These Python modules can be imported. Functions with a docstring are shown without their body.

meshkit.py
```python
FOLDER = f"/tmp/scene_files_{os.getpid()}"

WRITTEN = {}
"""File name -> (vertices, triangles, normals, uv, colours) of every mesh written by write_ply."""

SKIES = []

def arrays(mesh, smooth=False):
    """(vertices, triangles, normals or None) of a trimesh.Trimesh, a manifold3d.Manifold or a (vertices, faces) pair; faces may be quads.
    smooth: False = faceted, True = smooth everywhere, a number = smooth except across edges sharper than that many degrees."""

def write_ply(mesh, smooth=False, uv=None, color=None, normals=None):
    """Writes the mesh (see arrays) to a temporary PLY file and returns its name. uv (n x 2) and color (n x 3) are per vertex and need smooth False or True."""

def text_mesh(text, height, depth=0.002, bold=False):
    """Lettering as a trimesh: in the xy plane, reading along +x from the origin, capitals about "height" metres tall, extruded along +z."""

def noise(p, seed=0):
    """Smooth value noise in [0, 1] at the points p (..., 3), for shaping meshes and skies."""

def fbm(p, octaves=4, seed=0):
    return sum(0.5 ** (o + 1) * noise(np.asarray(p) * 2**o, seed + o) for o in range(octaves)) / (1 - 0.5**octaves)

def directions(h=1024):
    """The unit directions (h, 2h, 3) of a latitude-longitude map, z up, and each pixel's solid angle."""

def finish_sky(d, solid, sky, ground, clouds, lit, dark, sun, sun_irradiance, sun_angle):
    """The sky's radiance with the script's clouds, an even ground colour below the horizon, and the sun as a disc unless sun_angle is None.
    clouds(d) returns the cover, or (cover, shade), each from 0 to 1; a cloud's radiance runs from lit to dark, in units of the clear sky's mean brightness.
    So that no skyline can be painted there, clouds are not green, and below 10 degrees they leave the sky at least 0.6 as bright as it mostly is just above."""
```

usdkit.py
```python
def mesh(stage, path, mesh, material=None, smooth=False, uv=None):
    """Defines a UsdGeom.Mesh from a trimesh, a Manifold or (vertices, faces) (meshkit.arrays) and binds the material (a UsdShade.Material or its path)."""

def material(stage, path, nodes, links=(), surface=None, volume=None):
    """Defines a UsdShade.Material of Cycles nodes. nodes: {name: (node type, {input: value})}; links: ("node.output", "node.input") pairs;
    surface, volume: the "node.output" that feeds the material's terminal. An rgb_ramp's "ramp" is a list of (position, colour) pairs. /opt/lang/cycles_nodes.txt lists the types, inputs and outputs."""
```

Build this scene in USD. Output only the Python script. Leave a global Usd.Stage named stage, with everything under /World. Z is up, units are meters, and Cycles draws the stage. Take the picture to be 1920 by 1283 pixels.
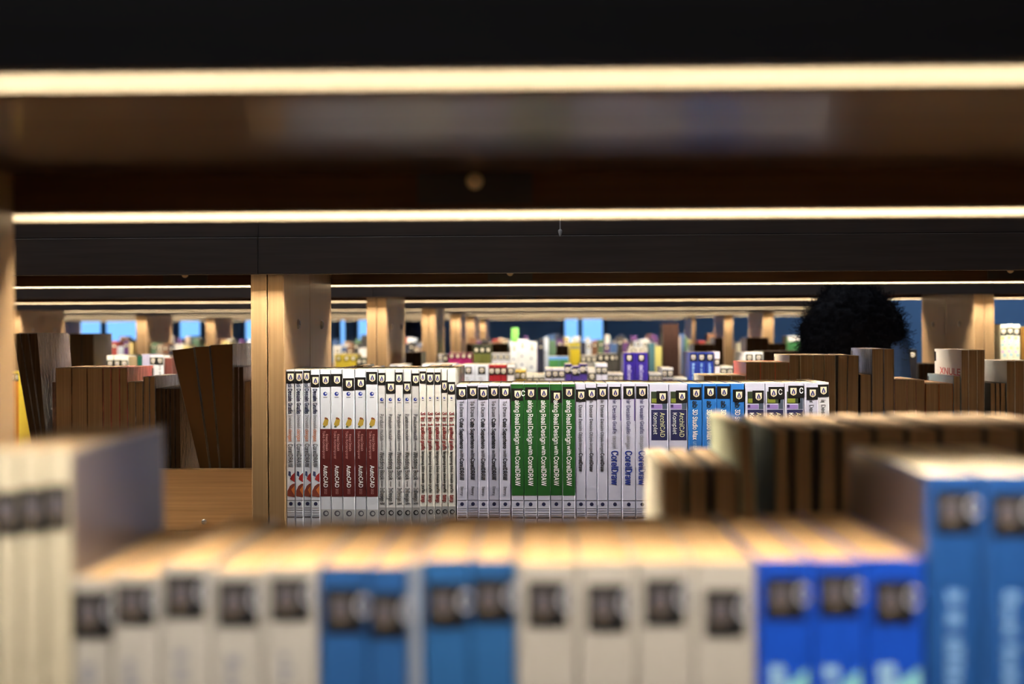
import math, random
import numpy as np
import trimesh
import manifold3d as m3
from shapely.geometry import Polygon, box as sbox, Point
import usdkit, meshkit
from pxr import Usd, UsdGeom, UsdLux, UsdShade, Gf, Sdf, Vt

stage = Usd.Stage.CreateInMemory()
UsdGeom.SetStageUpAxis(stage, 'Z')
UsdGeom.SetStageMetersPerUnit(stage, 1.0)
UsdGeom.Xform.Define(stage, '/World')
rng = random.Random(7)

# ------------------------------------------------------------------ camera
EYE = np.array([0.0, 0.0, 1.5])
YAW, PITCH, ROLL, FPX = 0.0199, 21.2 / 2666.7, 0.00487, 50.0 / 36.0 * 1920.0
_f0 = np.array([-math.sin(YAW), math.cos(YAW), 0.0]); _r0 = np.array([math.cos(YAW), math.sin(YAW), 0.0]); _z = np.array([0, 0, 1.0])
FWD = math.cos(PITCH) * _f0 - math.sin(PITCH) * _z
_u0 = math.cos(PITCH) * _z + math.sin(PITCH) * _f0
RIGHT = math.cos(ROLL) * _r0 - math.sin(ROLL) * _u0
UP = math.cos(ROLL) * _u0 + math.sin(ROLL) * _r0
cam = UsdGeom.Camera.Define(stage, '/World/camera')
_m = np.eye(4); _m[0, :3] = RIGHT; _m[1, :3] = UP; _m[2, :3] = -FWD; _m[3, :3] = EYE
cam.AddTransformOp().Set(Gf.Matrix4d(*_m.ravel().tolist()))
cam.CreateFocalLengthAttr(50.0); cam.CreateHorizontalApertureAttr(36.0); cam.CreateVerticalApertureAttr(36.0 * 1283 / 1920)
cam.CreateClippingRangeAttr(Gf.Vec2f(0.05, 200.0))
cam.CreateFStopAttr(5.0); cam.CreateFocusDistanceAttr(2.13)
cam.CreateExposureAttr(0.0)
LED_POWER = 168.0
LED_COLOR = (1.0, 0.91, 0.74)

def at(px, py, Y):
    """The point where the line of sight of a pixel of the photograph meets the vertical plane y = Y."""
    d = FWD + RIGHT * ((px - 960) / FPX) - UP * ((py - 641.5) / FPX)
    return EYE + d * (Y / d[1])
def pix(p):
    d = np.asarray(p, float) - EYE
    return 960 + FPX * (d @ RIGHT) / (d @ FWD), 641.5 - FPX * (d @ UP) / (d @ FWD)

# ------------------------------------------------------------------ sky and ceiling lamps' values
sky = UsdLux.DomeLight.Define(stage, '/World/daylight_sky')
sky.CreateIntensityAttr(0.5); sky.CreateColorAttr(Gf.Vec3f(0.23, 0.52, 1.0))
CEILING_LAMP = 11.0
CEILING_COLOR = (0.82, 0.89, 1.0)

# ------------------------------------------------------------------ helpers
_names = {}
def numbered(parent, name):
    k = parent + '/' + name
    n = _names.get(k, 0); _names[k] = n + 1
    return k if n == 0 else '%s_%03d' % (k, n)
def lin(c):
    return tuple(((x / 255.0) / 12.92 if x / 255.0 <= 0.04045 else ((x / 255.0 + 0.055) / 1.055) ** 2.4) for x in c)
_mats = {}
def mat(name, nodes, links, surface):
    path = '/World/Looks/' + name
    return usdkit.material(stage, path, nodes, links, surface=surface)
def plain(rgb, rough=0.5, coat=0.0, metal=0.0, spec=0.5, linear=False):
    key = (tuple(round(x, 4) for x in rgb), rough, coat, metal, spec, linear)
    if key not in _mats:
        c = tuple(rgb) if linear else lin(rgb)
        _mats[key] = mat('surface_%03d' % len(_mats), {'p': ('principled_bsdf', {'base_color': c, 'roughness': rough, 'coat_weight': coat, 'coat_roughness': 0.12, 'metallic': metal, 'specular_ior_level': spec})}, [], 'p.BSDF')
    return _mats[key]
def grain(name, dark, light, scale, rough=0.4, coat=0.0, bump=0.02, spec=0.5, detail=4.0):
    return mat(name, {
        'g': ('geometry', {}), 'm': ('mapping', {'scale': scale}), 'm2': ('mapping', {'scale': tuple(s * 0.22 for s in scale)}),
        'n': ('noise_texture', {'scale': 1.0, 'detail': detail, 'roughness': 0.62}), 'n2': ('noise_texture', {'scale': 1.0, 'detail': 2.0, 'distortion': 0.6}),
        'x': ('mix_float', {'fac': 0.4}), 'r': ('rgb_ramp', {'ramp': [(0.28, dark), (0.72, light)]}),
        'b': ('bump', {'strength': 0.15, 'distance': bump * 0.01}), 'p': ('principled_bsdf', {'roughness': rough, 'coat_weight': coat, 'coat_roughness': 0.1, 'specular_ior_level': spec})},
        [('g.position', 'm.vector'), ('g.position', 'm2.vector'), ('m.vector', 'n.vector'), ('m2.vector', 'n2.vector'), ('n.fac', 'x.a'), ('n2.fac', 'x.b'), ('x.result', 'r.fac'), ('r.color', 'p.base_color'), ('n.fac', 'b.height'), ('b.normal', 'p.normal')], 'p.BSDF')

OAK = grain('pale_oak_upright', (0.215, 0.126, 0.060), (0.315, 0.196, 0.097), (420, 420, 4), rough=0.36, spec=0.6)
OAK_FLAT = grain('pale_oak_lengthwise', (0.21, 0.115, 0.048), (0.36, 0.21, 0.095), (5, 260, 260), rough=0.4)
WALNUT = grain('dark_walnut_board', (0.030, 0.013, 0.008), (0.060, 0.027, 0.016), (4, 300, 300), rough=0.30, coat=0.15)
CHARCOAL = grain('charcoal_laminate', (0.060, 0.047, 0.040), (0.100, 0.081, 0.071), (7, 150, 150), rough=0.45, spec=0.4)
BAFFLE = grain('deep_brown_laminate', (0.05, 0.023, 0.010), (0.10, 0.048, 0.022), (6, 200, 200), rough=0.55, spec=0.3)
CHROME = plain((0.8, 0.8, 0.82), 0.22, metal=1.0, linear=True)
BRASS = plain((0.75, 0.5, 0.22), 0.3, metal=1.0, linear=True)
WHITE_ALU = plain((0.80, 0.79, 0.77), 0.45, linear=True)
GREY_ALU = plain((0.135, 0.104, 0.066), 0.6, linear=True)
DARK_STEEL = plain((0.03, 0.028, 0.03), 0.4, linear=True)
LED_MAT = mat('warm_led_diffuser', {'e': ('emission', {'color': LED_COLOR, 'strength': LED_POWER})}, [], 'e.emission')
LAMP_MAT = mat('cool_lamp_diffuser', {'e': ('emission', {'color': CEILING_COLOR, 'strength': CEILING_LAMP})}, [], 'e.emission')

def bx(x0, x1, y0, y1, z0, z1, bev=0.0):
    if bev > 0:
        b = bev
        pts = []
        for sx in (0, 1):
            for sy in (0, 1):
                for sz in (0, 1):
                    X, Y, Z = (x0, x1)[sx], (y0, y1)[sy], (z0, z1)[sz]
                    dx, dy, dz = b * (1 - 2 * sx), b * (1 - 2 * sy), b * (1 - 2 * sz)
                    pts += [(X + dx, Y + dy, Z), (X + dx, Y, Z + dz), (X, Y + dy, Z + dz)]
        return trimesh.convex.convex_hull(np.array(pts))
    m = trimesh.creation.box((x1 - x0, y1 - y0, z1 - z0))
    m.apply_translation(((x0 + x1) / 2, (y0 + y1) / 2, (z0 + z1) / 2))
    return m
def cat(ms):
    return trimesh.util.concatenate(ms)
def thing(name, label, category, loc=(0, 0, 0), rot=None, group=None, kind=None):
    path = numbered('/World', name)
    x = UsdGeom.Xform.Define(stage, path)
    x.AddTranslateOp().Set(Gf.Vec3d(*[float(v) for v in loc]))
    if rot is not None:
        x.AddRotateXYZOp().Set(Gf.Vec3f(*[float(v) for v in rot]))
    tag(x.GetPrim(), label, category, group, kind)
    return path
_labels = {}
def tag(prim, label, category=None, group=None, kind=None):
    if label:
        n = len(label.replace('-', ' ').split())
        if not 3 < n <= 16: print('LABEL LENGTH', n, label)
        if label in _labels and not group:
            raise ValueError('label twice: ' + label)
        _labels[label] = 1
        prim.SetCustomDataByKey('label', label)
    if category: prim.SetCustomDataByKey('category', category)
    if group: prim.SetCustomDataByKey('group', group)
    if kind: prim.SetCustomDataByKey('kind', kind)
def obj(parent, name, mesh, material, label=None, smooth=False):
    path = numbered(parent, name)
    m = usdkit.mesh(stage, path, mesh, material, smooth=smooth)
    if label: m.GetPrim().SetCustomDataByKey('label', label)
    return path
def struct(name, mesh, material):
    path = numbered('/World', name)
    m = usdkit.mesh(stage, path, mesh, material)
    m.GetPrim().SetCustomDataByKey('kind', 'structure')
    return path
def copy_of(path, name, label, loc, rotz=0.0, category=None, group=None):
    p = numbered('/World', name)
    src = stage.GetPrimAtPath(path)
    x = UsdGeom.Xform.Define(stage, p)
    x.GetPrim().GetReferences().AddInternalReference(path)
    x.ClearXformOpOrder()
    x.AddTranslateOp(opSuffix='at').Set(Gf.Vec3d(*[float(v) for v in loc]))
    x.AddRotateZOp(opSuffix='turn').Set(float(rotz))
    x.GetPrim().SetInstanceable(True)
    tag(x.GetPrim(), label, category or src.GetCustomDataByKey('category'), group)
    return p
ORD = ['first', 'second', 'third', 'fourth', 'fifth', 'sixth', 'seventh', 'eighth', 'ninth', 'tenth', 'eleventh', 'twelfth', 'thirteenth', 'fourteenth', 'fifteenth', 'sixteenth', 'seventeenth', 'eighteenth', 'nineteenth', 'twentieth']
NUMW = {1: 'one', 2: 'two', 3: 'three', 4: 'four', 5: 'five', 6: 'six', 7: 'seven', 8: 'eight', 9: 'nine', 10: 'ten'}
def place_in(i, n):
    if n == 1: return 'only'
    if n == 2: return ('left one', 'right one')[i]
    if i == 0: return 'leftmost'
    if i == n - 1: return 'rightmost'
    if n % 2 and i == n // 2: return 'middle one'
    return '%s from left' % ORD[i]

# ------------------------------------------------------------------ room
RX0, RX1, RY0, RY1, RZ = -7.0, 5.5, -2.6, 12.6, 3.0
FLOOR_MAT = grain('grey_carpet', (0.05, 0.05, 0.055), (0.10, 0.10, 0.105), (160, 160, 160), rough=0.95, spec=0.1)
PAINT_BLUE = grain('blue_wall_paint', (0.13, 0.27, 0.50), (0.14, 0.285, 0.53), (3, 3, 3), rough=0.7, spec=0.2)
PAINT_GREY = plain((0.20, 0.22, 0.25), 0.8, linear=True)
struct('floor', bx(RX0, RX1, RY0, RY1 + 0.2, -0.1, 0), FLOOR_MAT)
struct('ceiling', bx(RX0, RX1, RY0, RY1 + 0.2, RZ, RZ + 0.1), plain((0.45, 0.45, 0.47), 0.9, linear=True))
struct('wall_left', bx(RX0 - 0.15, RX0, RY0 - 0.15, RY1 + 0.2, -0.1, RZ + 0.1), PAINT_GREY)
struct('wall_right', bx(RX1, RX1 + 0.15, RY0 - 0.15, RY1 + 0.2, -0.1, RZ + 0.1), PAINT_BLUE)
struct('wall_front', bx(RX0, RX1, RY0 - 0.15, RY0, -0.1, RZ + 0.1), PAINT_GREY)
WINS = [(124, 262), (326, 378), (450, 492), (630, 651), (663, 700), (1053, 1137)]
shape = sbox(RX0, 0.0, RX1, RZ)
rects = []
for a, b in WINS:
    xa, xb = at(a, 615, RY1)[0], at(b, 615, RY1)[0]
    rects.append((xa, xb)); shape = shape.difference(sbox(xa, 1.1, xb, 2.5))
wb = trimesh.creation.extrude_polygon(shape, 0.18)
wb.apply_transform(np.array([[1, 0, 0, 0], [0, 0, -1, 0], [0, 1, 0, 0], [0, 0, 0, 1.0]])); wb.apply_translation((0, RY1 + 0.18, 0))
struct('wall_back', wb, PAINT_BLUE)
GLASS = mat('window_glass', {'t': ('transparent_bsdf', {'color': (0.93, 0.97, 1.0)}), 'g': ('glossy_bsdf', {'roughness': 0.02}), 'f': ('fresnel', {'IOR': 1.45}), 'm': ('mix_closure', {})}, [('f.fac', 'm.fac'), ('t.BSDF', 'm.closure1'), ('g.BSDF', 'm.closure2')], 'm.closure')
FRAME_MAT = plain((0.045, 0.06, 0.08), 0.4, linear=True)
for i, (xa, xb) in enumerate(rects):
    p = numbered('/World', 'window_%d' % (i + 1))
    UsdGeom.Xform.Define(stage, p).GetPrim().SetCustomDataByKey('kind', 'structure')
    t = 0.03
    fr = [bx(xa, xa + t, RY1 + 0.06, RY1 + 0.11, 1.1, 2.5), bx(xb - t, xb, RY1 + 0.06, RY1 + 0.11, 1.1, 2.5), bx(xa + t, xb - t, RY1 + 0.06, RY1 + 0.11, 1.1, 1.1 + t), bx(xa + t, xb - t, RY1 + 0.06, RY1 + 0.11, 2.5 - t, 2.5)]
    if xb - xa > 0.3:
        xm = xa + (xb - xa) * (0.42 if i else at(185, 615, RY1)[0] * 0 + 0.47)
        fr.append(bx(xm - 0.02, xm + 0.02, RY1 + 0.06, RY1 + 0.11, 1.1 + t, 2.5 - t))
    obj(p, 'window_frame', cat(fr), FRAME_MAT)
    obj(p, 'pane', bx(xa + t, xb - t, RY1 + 0.08, RY1 + 0.086, 1.1 + t, 2.5 - t), GLASS)

# ceiling lamps: long cool panels over the aisles
for k, (lx, ly, ln) in enumerate([(-0.4, 1.55, 1.6), (-0.4, 3.05, 3.0), (-1.2, 4.6, 4.0), (-1.2, 6.3, 4.0), (-1.2, 7.9, 4.0), (3.6, 7.6, 3.2), (4.0, 10.4, 2.8), (4.0, 11.6, 2.8), (-0.5, -1.0, 0.8)]):
    t = thing('ceiling_lamp', ['long cool white ceiling lamp over the nearest aisle', 'long cool ceiling lamp over the second aisle', 'long cool ceiling lamp over the third aisle', 'long cool ceiling lamp over the fourth aisle', 'long cool ceiling lamp over the fifth aisle', 'cool ceiling lamp beside the far case ends', 'cool ceiling lamp in the clear floor near blue wall', 'cool ceiling lamp close to the blue back wall', 'cool ceiling lamp behind the place of the viewer'][k], 'ceiling lamp', (lx, ly, RZ), group=None)
    obj(t, 'housing', bx(-ln / 2 - 0.02, ln / 2 + 0.02, -0.09, 0.09, -0.05, 0, 0.004), WHITE_ALU)
    obj(t, 'diffuser', bx(-ln / 2, ln / 2, -0.07, 0.07, -0.056, -0.0502), LAMP_MAT)

# ------------------------------------------------------------------ bookcases
S = 1.168          # top of the shelf that the books stand on
DEP = 0.2425       # depth of one single-sided unit
H0 = 1.5836        # lower edge of the lit fascia
TH = 0.025
def screw(x, y, z, r=0.006, t=0.003, ny=1):
    c = trimesh.creation.cylinder(r, t, sections=20)
    dome = trimesh.creation.icosphere(2, r); dome.apply_scale((1, 1, 0.35)); dome.apply_translation((0, 0, t / 2))
    slot = trimesh.creation.box((r * 0.9, r * 0.3, r)); slot.apply_translation((0, 0, t / 2 + r * 0.45))
    m = cat([c, dome, slot])
    m.apply_transform(trimesh.transformations.rotation_matrix(-math.pi / 2 * ny, (1, 0, 0)))
    m.apply_translation((x, y, z)); return m
def bolt(x, y, z, nx):
    c = trimesh.creation.annulus(0.0062, 0.0078, 0.002, sections=24); pin = trimesh.creation.icosphere(2, 0.0032); pin.apply_translation((0.0015, 0, 0.001))
    ring = trimesh.creation.annulus(0.0035, 0.006, 0.0015, sections=24); ring.apply_translation((0, 0, 0.002))
    m = cat([c, ring, pin]); m.apply_transform(trimesh.transformations.rotation_matrix(math.pi / 2 * nx, (0, 1, 0))); m.apply_translation((x, y, z)); return m
_proto = {}
def bookcase(W, seam_x, y_front, back, label, group=None):
    """One single-sided unit; its left-hand seam at seam_x; front at y_front; back=True faces +y."""
    if back: loc, rz = (seam_x + W, y_front, 0), 180.0
    else: loc, rz = (seam_x, y_front, 0), 0.0
    key = round(W, 4)
    if key in _proto:
        return copy_of(_proto[key], 'bookcase', label, loc, rz)
    t = thing('bookcase', label, 'bookcase', (0, 0, 0))
    x = UsdGeom.Xform(stage.GetPrimAtPath(t)); x.ClearXformOpOrder()
    x.AddTranslateOp(opSuffix='at').Set(Gf.Vec3d(*loc)); x.AddRotateZOp(opSuffix='turn').Set(rz)
    _proto[key] = t
    for s, (a, b) in enumerate([(0.0006, TH), (W - TH, W - 0.0006)]):
        sp = obj(t, 'side_panel', bx(a, b, 0, DEP - 0.0006, 0, 2.0, 0.0012), OAK)
        for yb in (DEP / 2,):
            obj(sp, 'connecting_bolt', bolt(TH + 0.001 if s == 0 else W - TH - 0.001, yb, 1.512, 1 if s == 0 else -1), CHROME)
    obj(t, 'shelf_board', bx(TH, W - TH, 0.002, DEP - 0.001, S - 0.022, S, 0.001), OAK_FLAT)
    obj(t, 'shelf_board', bx(TH, W - TH, 0.002, DEP - 0.001, 0.66, 0.682, 0.001), OAK_FLAT)
    obj(t, 'shelf_board', bx(TH, W - TH, 0.002, DEP - 0.001, 0.08, 0.102, 0.001), OAK_FLAT)
    obj(t, 'upper_board', bx(TH, W - TH, 0.0, DEP - 0.0003, 1.613, 1.632, 0.0006), WALNUT, 'dark glossy walnut shelf board above the books')
    obj(t, 'plinth', bx(TH, W - TH, 0.03, 0.05, 0.0, 0.08), CHARCOAL)
    obj(t, 'top_board', bx(0.0006, W - 0.0006, -0.06, DEP - 0.001, 2.0, 2.025, 0.001), CHARCOAL)
    fas = cat([bx(0.0001, W - 0.0001, -0.070, -0.058, H0, 1.6377, 0.0010), bx(0.0001, W - 0.0001, -0.058, -0.0005, 1.6322, 1.6377)])
    obj(t, 'fascia', fas, CHARCOAL, 'dark charcoal wood-grain fascia board')
    obj(t, 'light_baffle', bx(0.0008, W - 0.0008, -0.0225, -0.0005, H0 + 0.0029, 1.632), BAFFLE)
    ch = cat([bx(0.0001, W - 0.0001, -0.058, -0.0565, H0 + 0.0006, 1.6168), bx(0.001, W - 0.001, -0.0245, -0.0225, H0 + 0.0034, 1.6168), bx(0.001, W - 0.001, -0.0565, -0.0245, 1.6150, 1.6168)])
    obj(t, 'light_channel', ch, GREY_ALU, 'bronze metal channel of the strip light')
    obj(t, 'led_strip', bx(0.008, W - 0.008, -0.051, -0.036, 1.6132, 1.6150), LED_MAT, 'glowing warm white strip light')
    obj(t, 'back_stop', bx(TH, W - TH, DEP - 0.012, DEP - 0.001, S, 1.271, 0.0008), OAK_FLAT)
    obj(t, 'upper_fascia', bx(0.0001, W - 0.0001, -0.066, -0.054, 1.6380, 1.83, 0.0010), CHARCOAL)
    for xs in (0.245, W - 0.355):
        obj(t, 'mounting_plate', bx(xs - 0.041, xs + 0.041, -0.0005, 0.0008, 1.5900, 1.6125), DARK_STEEL)
        obj(t, 'screw', screw(xs, 0.0015, 1.6063), plain((0.88, 0.72, 0.48), 0.25, linear=True))
    for xs in (0.152, W - 0.152):
        obj(t, 'screw', screw(xs, DEP - 0.013, 1.1835, 0.0045, 0.002, -1), CHROME)
    return t

SEAM, WC, WL, WO = -0.410, 1.513, 1.536, 1.525
ROWY = dict(A=0.526, B=2.13, C=3.557, D=5.22, E=6.90, F=8.35, G=10.12)
ROWNAME = dict(A='nearest', B='in-focus second', C='third', D='fourth', E='fifth', F='sixth', G='last')
BAYN = {-3: 'far left', -2: 'second left', -1: 'left', 0: 'middle', 1: 'right'}
BAYS = dict(A=[-1, 0], B=[-1, 0], C=[-1, 0, 1], D=[-2, -1, 0], E=[-2, -1, 0, 1], F=[-2, -1, 0, 1], G=[-3, -2, -1, 0])
def bay_span(row, b):
    off = 0.009 if row == 'A' else 0.0
    if b == 0: x, w = SEAM, WC
    elif b == -1: x, w = SEAM - WL, WL
    elif b < -1: x, w = SEAM - WL + (b + 1) * WO, WO
    else: x, w = SEAM + WC, (0.55 if row in 'EF' else WO)
    return x + off, w
for row in 'ABCDEFG':
    for b in BAYS[row]:
        x, w = bay_span(row, b)
        bookcase(w, x, ROWY[row], False, 'oak and charcoal bookcase, front side of the %s row, %s bay' % (ROWNAME[row], BAYN[b]))
        bookcase(w, x, ROWY[row] + 2 * DEP, True, 'oak and charcoal bookcase, rear side of the %s row, %s bay' % (ROWNAME[row], BAYN[b]))
#BOOKS
# ------------------------------------------------------------------ books
PAPER = mat('cream_page_edges', {
    'g': ('geometry', {}), 'm': ('mapping', {'scale': (1500, 6, 6)}), 'n': ('noise_texture', {'scale': 1.0, 'detail': 1.0}),
    'r': ('rgb_ramp', {'ramp': [(0.3, (0.60, 0.49, 0.33)), (0.7, (0.76, 0.65, 0.47))]}), 'p': ('principled_bsdf', {'roughness': 0.85, 'specular_ior_level': 0.2})},
    [('g.position', 'm.vector'), ('m.vector', 'n.vector'), ('n.fac', 'r.fac'), ('r.color', 'p.base_color')], 'p.BSDF')
PAPER_OLD = mat('yellowed_page_edges', {
    'g': ('geometry', {}), 'm': ('mapping', {'scale': (1300, 6, 6)}), 'n': ('noise_texture', {'scale': 1.0, 'detail': 1.0}),
    'r': ('rgb_ramp', {'ramp': [(0.3, (0.34, 0.205, 0.095)), (0.7, (0.46, 0.285, 0.142))]}), 'p': ('principled_bsdf', {'roughness': 0.85, 'specular_ior_level': 0.2})},
    [('g.position', 'm.vector'), ('m.vector', 'n.vector'), ('n.fac', 'r.fac'), ('r.color', 'p.base_color')], 'p.BSDF')
PAPER_BROWN = mat('browned_page_edges', {
    'g': ('geometry', {}), 'm': ('mapping', {'scale': (900, 6, 6)}), 'n': ('noise_texture', {'scale': 1.0, 'detail': 1.0}),
    'r': ('rgb_ramp', {'ramp': [(0.3, (0.235, 0.155, 0.088)), (0.7, (0.33, 0.23, 0.14))]}), 'p': ('principled_bsdf', {'roughness': 0.9, 'specular_ior_level': 0.1})},
    [('g.position', 'm.vector'), ('m.vector', 'n.vector'), ('n.fac', 'r.fac'), ('r.color', 'p.base_color')], 'p.BSDF')
_film = {}
def film_mat(rgb):
    """A printed cover in a crinkled clear jacket."""
    if rgb not in _film:
        a, b = lin(rgb), lin(tuple(min(255, c * 1.35 + 22) for c in rgb))
        _film[rgb] = mat('film_jacket_%03d' % len(_film), {
            'g': ('geometry', {}), 'm': ('mapping', {'scale': (30, 55, 14)}), 'n': ('noise_texture', {'scale': 1.0, 'detail': 3.0, 'distortion': 1.2}),
            'm2': ('mapping', {'scale': (20, 70, 22)}), 'n2': ('noise_texture', {'scale': 1.0, 'detail': 2.0, 'distortion': 2.2}),
            'r': ('rgb_ramp', {'ramp': [(0.35, tuple(c * 0.72 for c in a)), (0.58, a), (0.74, b)]}), 'b': ('bump', {'strength': 0.55, 'distance': 0.004}),
            'p': ('principled_bsdf', {'roughness': 0.45, 'coat_weight': 1.0, 'coat_roughness': 0.06})},
            [('g.position', 'm.vector'), ('g.position', 'm2.vector'), ('m.vector', 'n.vector'), ('m2.vector', 'n2.vector'), ('n.fac', 'r.fac'), ('r.color', 'p.base_color'), ('n2.fac', 'b.height'), ('b.normal', 'p.coat_normal')], 'p.BSDF')
    return _film[rgb]
PAPER_MID = plain((0.15, 0.085, 0.04), 0.9, linear=True, spec=0.1)
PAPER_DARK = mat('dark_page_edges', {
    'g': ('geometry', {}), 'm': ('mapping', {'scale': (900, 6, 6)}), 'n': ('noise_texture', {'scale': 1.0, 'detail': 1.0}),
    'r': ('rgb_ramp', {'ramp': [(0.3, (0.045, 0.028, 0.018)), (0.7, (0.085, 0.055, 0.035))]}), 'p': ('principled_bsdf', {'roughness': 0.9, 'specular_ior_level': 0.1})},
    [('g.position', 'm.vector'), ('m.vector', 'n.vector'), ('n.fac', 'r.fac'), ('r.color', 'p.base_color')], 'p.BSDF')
def cover_mat(rgb, film=0.5):
    return plain(rgb, 0.42, coat=film)
BLACK_LABEL = plain((16, 15, 17), 0.4)
SHIELD = plain((226, 214, 190), 0.5)
NAVY_MARK = plain((44, 46, 120), 0.5)
GOLD = plain((150, 120, 60), 0.4)
INK = {'navy': plain((24, 28, 66)), 'grey': plain((78, 78, 88)), 'pale': plain((150, 150, 162)), 'dark': plain((24, 25, 32)), 'orange': plain((206, 120, 74)), 'red': plain((120, 16, 22)),
       'white': plain((238, 236, 240)), 'pink': plain((205, 150, 150)), 'blue': plain((24, 46, 140)), 'violet': plain((84, 80, 128)), 'cream': plain((226, 222, 180)), 'black': plain((20, 22, 26)), 'lightblue': plain((150, 190, 230)), 'lilac': plain((196, 190, 232))}

_tx = {}
def text_unit(text, bold):
    k = (text, bold)
    if k not in _tx:
        m = meshkit.text_mesh(text, 1.0, 1.0, bold=bold)
        _tx[k] = (np.array(m.vertices), np.array(m.faces))
    v, f = _tx[k]
    return v.copy(), f
def spine_text(text, xc, cap, z0, length, bold=False, y=-0.00015, up=False):
    """Lettering that reads down the spine from height z0 over the given length."""
    v, f = text_unit(text, bold)
    L = v[:, 0].max()
    x = xc - cap / 2 + v[:, 1] * cap
    z = z0 - v[:, 0] / L * length
    return trimesh.Trimesh(np.stack([x, y - v[:, 2] * 0.0001, z], 1), f, process=False)
def flat_text(text, x0, z0, cap, width, bold=True, y=-0.0005):
    v, f = text_unit(text, bold)
    L = v[:, 0].max()
    return trimesh.Trimesh(np.stack([x0 + v[:, 0] / L * width, y - v[:, 2] * 0.0001, z0 + v[:, 1] * cap], 1), f[:, ::-1] if False else f, process=False)
def flat_poly(poly, y0, th):
    """A flat print: a polygon in spine coordinates (x, z) standing th proud of the plane y0, towards -y."""
    m = trimesh.creation.extrude_polygon(poly, th)
    m.apply_transform(np.array([[1, 0, 0, 0], [0, 0, -1, 0], [0, 1, 0, 0], [0, 0, 0, 1.0]]))
    m.apply_translation((0, y0, 0))
    return m
def patch(x0, x1, z0, z1, y0=0.0, th=0.00012):
    return bx(x0, x1, y0 - th, y0, z0, z1)
def shield(xc, zc, w, h):
    return Polygon([(xc - w / 2, zc + h / 2), (xc + w / 2, zc + h / 2), (xc + w / 2, zc - h * 0.18), (xc + w * 0.36, zc - h * 0.36), (xc, zc - h / 2), (xc - w * 0.36, zc - h * 0.36), (xc - w / 2, zc - h * 0.18)])
def sticker(book, xc, zt, w, h, ew, eh, ex=0.0, glyph=None, glyph_x=None, fine=True, crest=None):
    """A black shelf-mark sticker with the city crest; xc = middle, zt = top edge."""
    st = obj(book, 'label_sticker', patch(xc - w / 2, xc + w / 2, zt - h, zt, 0.0, 0.00025), BLACK_LABEL)
    zc = zt - h * 0.5
    obj(st, 'crest_shield', flat_poly(shield(xc + ex, zc, ew, eh), -0.00025, 0.0001), crest or SHIELD)
    if fine:
        e, k = xc + ex, eh
        tower = Polygon([(e - ew * 0.30, zc - k * 0.24), (e + ew * 0.30, zc - k * 0.24), (e + ew * 0.24, zc + k * 0.02), (e + ew * 0.08, zc + k * 0.30), (e, zc + k * 0.38), (e - ew * 0.08, zc + k * 0.30), (e - ew * 0.24, zc + k * 0.02)])
        spire = Polygon([(e - ew * 0.09, zc - k * 0.22), (e + ew * 0.09, zc - k * 0.22), (e, zc + k * 0.2)])
        obj(st, 'crest_tower', flat_poly(tower.difference(spire), -0.00035, 0.00008), NAVY_MARK if crest is None else NEAR_TOWER)
        obj(st, 'crest_base', flat_poly(sbox(e - ew * 0.3, zc - k * 0.32, e + ew * 0.3, zc - k * 0.27), -0.00035, 0.00008), GOLD)
    if glyph:
        gx = glyph_x if glyph_x is not None else xc + w * 0.22
        obj(st, 'shelf_mark', flat_text(glyph, gx, zt - h * 0.62, h * 0.45, h * 0.34, y=-0.00025), INK['white'] if crest is None else INK['pale'])
    return st
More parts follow.
